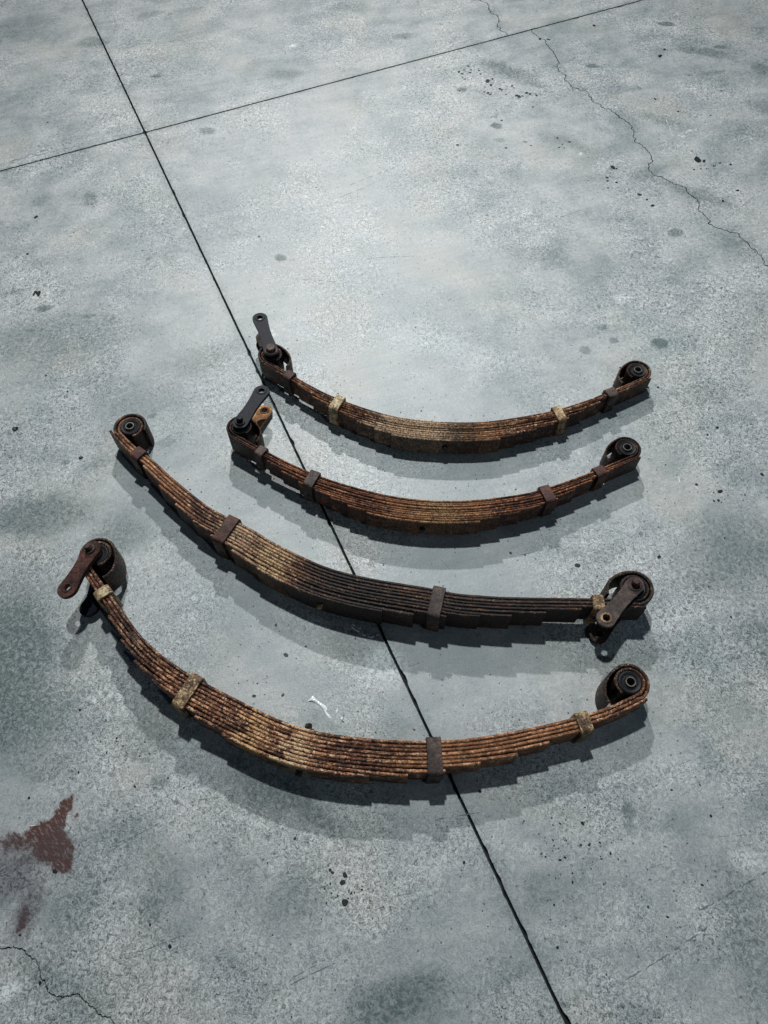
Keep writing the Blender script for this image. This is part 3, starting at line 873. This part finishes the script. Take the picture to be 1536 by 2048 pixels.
springs = [
 dict(seed=1, shackle='L', lift=.017, t=.0051, W=.060, mat=M1, bw=.06, fan=.001, l3L=.004, l3R=.012, RE=.0245, dxR=.011,
  pts=[(539,723),(556,732),(576,742),(590,752),(635,777),(667,792),(695,802),(741,818),(782,830),(820,836),(880,841.5),(920,843),(980,841),(1040,832),(1100,821),(1126,815),(1174,799),(1204,787),(1231,777),(1261,764)],
  eyeL=((541,710),.10), eyeR=((1271,747),.070), bolttop=(541,693), hole=(520,637),
  tipsL=[594,623,653,685,714,748,782], tipsR=[1201,1168,1138,1108,1074,1035,1001],
  clips=[(583,752,.026,MAT_DARKRUST),(680,797,.028,MAT_PALECLIP),(1113,818,.026,MAT_CREAMCLIP),(1217,783,.030,MAT_GREYRUST)],
  bolt=(890,890), boltmat=MAT_GREYRUST, boltmat2=MAT_GREYRUST, head='cap', arms=(MAT_BLACK, MAT_DARKRUST, MAT_BLACK, MAT_DARKRUST),
  label='leaf spring farthest from the viewer, with a pale cream clip and one black shackle arm'),
 dict(seed=2, shackle='L', lift=.017, t=.0051, W=.060, mat=M2, bw=.06, fan=.001, l3L=.004, l3R=.012, RE=.0245, dxR=.009,
  pts=[(476.5,873),(498,884),(515,894),(541,909.7),(576.5,925.8),(614.6,944.8),(646,956),(690,970.8),(742,985),(794,996),(846.5,1002),(898.5,1003.9),(955,1002),(1009.7,994.8),(1069.6,985.8),(1117.6,969),(1159.5,956),(1183.4,945),(1216,932),(1243,921)],
  eyeL=((486,852),.10), eyeR=((1250,905),.070), bolttop=(482,833), hole=(523,780),
  tipsL=[535,562,597,630,660,695,732], tipsR=[1183,1150,1115,1079,1040,999,960],
  clips=[(527,903,.024,MAT_GREYRUST),(630,948,.028,MAT_GREYRUST),(1085,982,.028,MAT_REDRUST),(1193,942,.030,MAT_REDRUST)],
  bolt=(844,1050), boltmat=MAT_GREYRUST, boltmat2=MAT_BLACK, head='stud', arms=(MAT_BLACK, MAT_ORANGE, MAT_BLACK, MAT_REDRUST),
  label='reddish-brown leaf spring with its black shackle arm raised above a second orange-rusted arm'),
 dict(seed=3, shackle='R', lift=.017, t=.0068, gap=.0014, W=.076, mat=M3, bw=.026, fan=.002, l3L=.020, wrapL=236,
  pts=[(249,871),(265.6,887.5),(307,920),(343,953),(382,985.5),(421,1015),(454,1033),(482.5,1046.5),(550,1085.5),(607.5,1114),(654,1133.7),(704,1148),(758.5,1159),(820,1169),(868,1177),(895,1183),(959,1190),(1050,1194),(1141,1195),(1182,1195.5),(1219,1196)],
  eyeL=((255,856),.070), eyeR=((1270,1176),.10), bolttop=(1273,1163), hole=(1212,1237),
  tipsL=[285,317,350,384,420,462,511], tipsR=[1164,1093,1023,959,893,827,763],
  clips=[(285,900,.030,MAT_REDRUST),(468,1045,.032,MAT_REDRUST),(880,1180,.030,MAT_GREYRUST),(1193,1196,.026,MAT_CREAMCLIP)],
  bolt=(640,1190), boltmat=MAT_CREAMCLIP, boltmat2=MAT_DARKRUST, head='dome', arms=(MAT_GREYRUST, MAT_DARKRUST, MAT_CREAMCLIP, MAT_DARKRUST), lower_turn=0,
  label='flattest leaf spring, blackened right half, with brown shackle arms at its right end'),
 dict(seed=4, shackle='L', lift=.018, t=.0068, gap=.0014, W=.076, mat=M4, bw=.055, fan=.003, l3R=.008, l3L=-.012, dxR=.005, tilt=.26, arm=1.17,
  pts=[(181,1130),(189,1147),(202,1163),(225,1190),(240.6,1219),(269,1257),(304,1292.6),(339,1321),(378,1347),(416,1368),(460,1390),(512,1417),(564,1441),(616.5,1457.6),(668.5,1468),(730,1475),(758.6,1477.6),(817,1480.5),(879.7,1480.5),(931,1476.6),(1000,1468),(1022,1462),(1092,1448),(1148.5,1434),(1186,1425),(1233,1406)],
  eyeL=((193,1107),.10), eyeR=((1258,1371),.070), bolttop=(163,1087), hole=(138,1178),
  tipsL=[215,240,268,302,346,389,442], tipsR=[1165,1100,1036,962,890,815,737],
  clips=[(215,1180,.026,MAT_PALECLIP),(392,1356,.030,MAT_CREAMCLIP),(866,1480,.032,MAT_GREYRUST),(1162,1432,.030,MAT_CREAMCLIP)],
  bolt=(598,1530), boltmat=MAT_GREYRUST, boltmat2=MAT_GREYRUST, head='stud', arms=(MAT_REDRUST, MAT_BLACK, MAT_DARKRUST, MAT_BLACK),
  label='leaf spring nearest the viewer, orange-rusted and most strongly bowed, shackle arm at its left end'),
]
for s in springs: build_spring(s)

# ------------------------------------------------------------------ small things on the floor
MAT_OIL = plain('oil', (.006, .008, .010), (.014, .017, .020), 60, .5, 0, spec=.3)
MAT_GRIT = plain('grit', (.012, .013, .015), (.05, .045, .04), 300, .8, .4)
def blob(bm, p, r, h, ang=0, ell=1.0, n=9, rag=.25, rnd=random):
    c, s = math.cos(ang), math.sin(ang)
    ring, up = [], []
    for i in range(n):
        a = 2 * math.pi * i / n
        k = r * (1 + rnd.uniform(-rag, rag))
        x, y = k * math.cos(a) * ell, k * math.sin(a)
        X, Y = c * x - s * y, s * x + c * y
        ring.append(bm.verts.new((p[0] + X, p[1] + Y, .0003)))
        up.append(bm.verts.new((p[0] + X * .7, p[1] + Y * .7, .0003 + h)))
    for i in range(n):
        j = (i + 1) % n
        bm.faces.new((ring[i], ring[j], up[j], up[i]))
    bm.faces.new(up)
rd = random.Random(11)
bm = bmesh.new()
def drops(lst):
    for (u, v, d) in lst:
        p = at(u, v)
        blob(bm, p, d * .52 * np.hypot(*(at(u + 1, v) - p)), .00005, rd.uniform(0, 3), rd.uniform(1, 1.7), 14, .16, rd)
drops([(918,144,5),(924,148,4),(928,140,3),(936,132,4),(925,155,3),(930,158,3),(940,145,4),(942,140,3),(958,141,4),(961,148,4),(975,162,8),(985,158,4),(982,170,5),(970,174,3),(976,186,5),(980,189,4),(1000,178,6),(1004,180,4),(1024,172,4),(1028,176,3),(1033,191,5),(1038,193,7),(1044,192,4),(1053,186,6),(1060,188,5),(1073,191,4),(1012,189,3),(968,184,3),(919,182,4),(1003,241,4),(1066,214,3),(915,290,5),(1012,296,5),(1062,291,3),(1115,276,4),(1125,289,3),(1128,296,3),(1139,284,4),(1118,295,3),(1131,254,2),(1226,335,8),(1233,337,4),(1214,355,4),(1215,362,4),(1233,365,5),(1216,376,3),(1279,389,6),(1294,399,4),(1305,411,6),(1395,319,12),(1408,322,6),(1428,332,4),(1413,337,3),(1440,326,4),(1461,329,5),(1388,339,4),(1402,338,3),(1384,302,3),(1475,381,5),(1446,402,5),(1320,112,7),(1329,99,5),(1188,51,6),(1310,198,4),(1356,223,4),(1442,182,3),(1421,231,3),(1339,67,2),(1097,79,5),(1080,78,5),(95,245,3),(72,434,6),(55,508,5),(518,473,4),(632,375,3),(285,501,3),(142,857,3),(135,777,2),(92,751,4),(135,783,4),(280,660,3)])
drops([(1240,735,3),(1296,775,4),(1316,775,5),(1435,855,6),(1415,870,4),(1440,805,3),(1331,930,3),(1393,969,5),(1524,949,6),(1440,983,7),(1437,1001,5),(1428,1002,4),(1449,1076,3),(1408,1080,3),(1317,1054,3),(1490,990,3),(1493,938,2),(1155,1131,9),(1021,1106,5),(1050,1110,4),(1318,1114,6),(1462,1234,4),(1417,1173,3),(572,1310,7),(566,1390,5),(508,1392,6),(515,1367,3),(612,1293,4),(552,1250,4),(960,1583,6),(1047,1500,3),(1048,1642,3),(928,1725,5),(690,1750,8),(685,1765,9),(690,1805,12),(660,1740,6),(665,1745,5),(1343,1580,4),(1400,1570,3),(1165,1647,6),(1178,1690,4),(1162,1690,4),(1164,1645,3),(1221,1707,4),(1180,1687,3),(1145,1765,4),(1108,1810,4),(1422,1632,5),(1115,1895,5),(1120,1720,4),(1296,1814,4),(1335,1834,4),(1404,1770,4),(300,1850,4),(340,1893,6),(80,1966,6),(58,1596,5),(110,1743,7),(160,1420,5),(212,1440,3),(157,1545,4),(270,1573,4),(336,1556,4),(590,1677,5),(545,1870,3),(40,1870,4)])
# fine splatter round the far drops and here and there
for (cu, cvv, n, sd) in ((935,147,14,14),(1000,175,16,30),(1415,325,14,24),(1130,285,6,18),(1225,350,6,14),(690,1780,22,26),(1120,1690,40,60),(230,1500,18,35),(740,1270,10,30),(1440,990,8,14),(560,700,10,30),(900,620,20,90),(1100,900,10,80)):
    for _ in range(n):
        u, v = rd.gauss(cu, sd), rd.gauss(cvv, sd * .6)
        blob(bm, at(u, v), rd.uniform(.0008, .0019), .0004, rd.uniform(0, 3), rd.uniform(1, 1.8), 7, .3, rd)
oil = link('oil_drops', mesh_bm(bm, 'oil', True), MAT_OIL)
tag(oil, 'tiny black oil drops and specks spattered over the concrete', 'oil spots', kind='stuff')

bm = bmesh.new()
for _ in range(900):
    u, v = rd.uniform(-20, 1556), rd.uniform(-20, 2068)
    p = at(u, v)
    r = rd.uniform(.0005, .0013)
    b = bmesh.ops.create_icosphere(bm, subdivisions=1, radius=r, matrix=Matrix.Translation((p[0], p[1], r * .5)) @ Matrix.Rotation(rd.uniform(0, 3), 4, 'Z') @ Matrix.Diagonal((rd.uniform(.7, 1.8), 1, .6, 1)))
grit = link('grit', mesh_bm(bm, 'grit'), MAT_GRIT)
tag(grit, 'fine dark grit strewn over the concrete floor', 'grit', kind='stuff')

# flakes of rust shed beside the springs
MAT_FLAKE = plain('rust_flakes', (.05, .022, .012), (.20, .09, .04), 400, .8, .3)
bm = bmesh.new()
for sp in springs:
    P_ = sp['pts']
    for _ in range(70):
        i = rd.randrange(len(P_) - 1); q = rd.random()
        u = P_[i][0] * (1 - q) + P_[i + 1][0] * q; v = P_[i][1] * (1 - q) + P_[i + 1][1] * q
        v += rd.choice((-1, 1)) * abs(rd.gauss(0, 16)) + (40 if rd.random() < .6 else -12)
        u += rd.gauss(0, 6)
        blob(bm, at(u, v), rd.uniform(.0007, .0021), rd.uniform(.0003, .0010), rd.uniform(0, 3), rd.uniform(1, 2), 6, .35, rd)
fl_ = link('rust_flakes', mesh_bm(bm, 'flakes'), MAT_FLAKE)
tag(fl_, 'tiny brown rust flakes shed on the concrete beside the springs', 'rust flakes', kind='stuff')

# black scraps
def scrap(name, u, v, shape, h, label, cat, mat, scale=1.0, rot=0):
    p = at(u, v)
    bm = bmesh.new()
    c, s = math.cos(rot), math.sin(rot)
    lo = [bm.verts.new((c * x * scale - s * y * scale, s * x * scale + c * y * scale, .0002)) for x, y in shape]
    hi = [bm.verts.new((c * x * scale * .93 - s * y * scale * .93, s * x * scale * .93 + c * y * scale * .93, h * (1 + .4 * math.sin(i * 2.1)))) for i, (x, y) in enumerate(shape)]
    n = len(shape)
    bm.faces.new(lo[::-1])
    f = bm.faces.new(hi)
    for i in range(n): bm.faces.new((lo[i], lo[(i + 1) % n], hi[(i + 1) % n], hi[i]))
    bmesh.ops.triangulate(bm, faces=[f])
    o = link(name, mesh_bm(bm, name), mat)
    o.location = (p[0], p[1], .0002)
    tag(o, label, cat)
    return o
scrap('rubber_scrap', 74, 587, [(-12,-10),(-8,-10),(-6,2),(-1,-3),(3,3),(6,-12),(11,-12),(12,8),(6,12),(3,6),(-3,9),(-11,11)], .003,
      'ragged black scrap lying by the left edge of the photo', 'scrap', MAT_RUBBER, .00092)
scrap('rubber_crumb', 31, 858, [(-8,-3),(-3,-6),(4,-6),(8,-1),(7,4),(0,6),(-7,4)], .004,
      'small black crumb on the floor left of the third spring', 'crumb', MAT_RUBBER, .0010)
scrap('rubber_chip', 162, 916, [(-6,-2),(0,-4),(6,0),(6,3),(-1,3),(-6,1)], .003,
      'small dark chip just below-left of the third spring left eye', 'chip', MAT_RUBBER, .00095)
scrap('dark_pebble', 617, 1452, [(-8,-3),(-4,-6),(3,-6),(8,-2),(8,3),(2,6),(-6,4)], .007,
      'dark pebble touching the hollow side of the nearest spring', 'pebble', MAT_RUBBER, .0010)
scrap('paint_flake', 156, 151 * 1.0, [(-9,-2),(-3,-5),(5,-4),(9,0),(4,4),(-5,3)], .001,
      'grey flake on the floor near the upper left joint', 'flake', plain('grey_flake', (.10, .11, .11), (.2, .21, .21), 80, .7), .0015).location = (*at(313, 152), .0002)

# spilled liquid, the lamp's reflection in it painted as a white base colour
mw = NT('liquid_lamp_glint')
mw.bsdf.inputs['Base Color'].default_value = (.72, .76, .77, 1)
mw.bsdf.inputs['Roughness'].default_value = .08
mw.bsdf.inputs['Coat Weight'].default_value = 1.0
tcw = mw.n('ShaderNodeTexCoord').outputs['Object']
mw.put(mw.bsdf.inputs['Normal'], mw.bump(mw.noise(tcw, 90, 2), .25, .002))
MAT_LIQUID_GLINT = mw.m
def spill(u, v, polys, label):
    p = at(u, v)
    bm = bmesh.new()
    for poly in polys:
        pts = [np.array(at(a, b)) - p for a, b in poly]
        c = np.mean(pts, axis=0)
        lo = [bm.verts.new((q[0], q[1], .0002)) for q in pts]
        hi = [bm.verts.new((c[0] + (q[0] - c[0]) * .86, c[1] + (q[1] - c[1]) * .86, .0011)) for q in pts]
        n = len(pts)
        for i in range(n): bm.faces.new((lo[i], lo[(i + 1) % n], hi[(i + 1) % n], hi[i]))
        f = bm.faces.new(hi); bmesh.ops.triangulate(bm, faces=[f])
    me = mesh_bm(bm, 'spill', True)
    o = link('liquid_spill', me, MAT_LIQUID_GLINT)
    o.location = (p[0], p[1], .0001)
    tag(o, label, 'spill', 'liquid spills with painted lamp glints between the springs')
spill(638, 1405, [[(615,1402),(622,1396),(626,1391),(630,1396),(638,1403),(646,1408),(652,1412),(655,1418),(652,1423),(660,1431),(664,1437),(657,1436),(650,1428),(647,1420),(640,1412),(630,1405),(622,1402)],
                  [(671,1424),(674,1418),(676,1418),(675,1426),(672,1428)],[(681,1438),(684,1433),(686,1437),(683,1441)]],
      'shiny splash with a painted white lamp glint on the floor just above the nearest spring')
def squig(pts, wd):
    L_, R_ = [], []
    for i, p in enumerate(pts):
        a, b = pts[max(i - 1, 0)], pts[min(i + 1, len(pts) - 1)]
        dx, dy = b[0] - a[0], b[1] - a[1]; l = math.hypot(dx, dy) or 1
        k = wd * (.6 + .5 * math.sin(i * 1.9) ** 2)
        L_.append((p[0] - dy / l * k, p[1] + dx / l * k)); R_.append((p[0] + dy / l * k, p[1] - dx / l * k))
    return L_ + R_[::-1]
spill(735, 1260, [squig([(702,1252),(706,1256),(712,1261),(719,1264)], 1.7), squig([(724,1266),(727,1270),(731,1272)], 1.3), squig([(735,1273),(742,1275),(748,1273)], 1.3),
                  squig([(729,1278),(732,1282)], 1.2), squig([(703,1250),(707,1249),(709,1252)], 1.2), squig([(716,1256),(722,1257)], .9), squig([(752,1272),(757,1269)], 1.0)],
      'thin squiggles of liquid with a painted white lamp glint below the third spring')

# ------------------------------------------------------------------ scuffs and pale marks rubbed on the floor
def marks(name, lst, mat, label, cat, z):
    bm = bmesh.new()
    r_ = random.Random(5)
    for (u0, v0, u1, v1, wd, k) in lst:
        a, b = at(u0, v0), at(u1, v1)
        d = b - a; Ln = np.hypot(*d); d = d / Ln; nrm = np.array([-d[1], d[0]])
        s = 0.0
        bend = r_.uniform(-.02, .02) * Ln
        while s < Ln:
            seg = r_.uniform(.012, .05) * (.4 + k); e = min(s + seg, Ln)
            m_ = max(3, int((e - s) / .004))
            prev = None
            for i in range(m_ + 1):
                q = i / m_; x = s + (e - s) * q
                taper = math.sin(math.pi * min(max(q, .02), .98)) ** .6
                hw_ = wd * .42 * taper * r_.uniform(.45, 1.0)
                c_ = a + d * x + nrm * (bend * math.sin(math.pi * x / Ln) + r_.uniform(-.25, .25) * wd)
                cur = [bm.verts.new((*(c_ + nrm * hw_), z)), bm.verts.new((*(c_ - nrm * hw_), z))]
                if prev: bm.faces.new((prev[0], prev[1], cur[1], cur[0]))
                prev = cur
            s = e + r_.uniform(.0, .02) * (1.3 - k)
    o = link(name, mesh_bm(bm, name), mat)
    if o.data.polygons[0].normal.z < 0: o.data.flip_normals()
    tag(o, label, cat, kind='stuff')
marks('scuff_marks', SCRATCHES, plain('scuff_dirt', (.07, .09, .095), (.14, .165, .17), 90, .7, 0), 'thin dark scuff scratches across the concrete floor', 'scuffs', .0004)
marks('pale_marks', PALE_MARKS, plain('pale_dust', (.55, .58, .58), (.75, .77, .77), 90, .7, 0), 'small white marks and fibres on the concrete floor', 'marks', .0006)
r5 = random.Random(21)
FAINT = []
for _ in range(85):
    u, v = r5.uniform(0, 1536), r5.uniform(0, 2048)
    ang = r5.choice((r5.gauss(-.35, .25), r5.gauss(.9, .3), r5.uniform(0, 3.1)))
    Lp = r5.uniform(15, 110)
    FAINT.append((u, v, u + Lp * math.cos(ang), v + Lp * math.sin(ang) * .7, r5.uniform(.0007, .0022), r5.uniform(.2, .7)))
marks('faint_scuffs', FAINT, plain('faint_dirt', (.13, .15, .155), (.22, .24, .245), 90, .7, 0), 'faint grey scratches and scuffs worn across the whole concrete floor', 'scuffs', .0003)
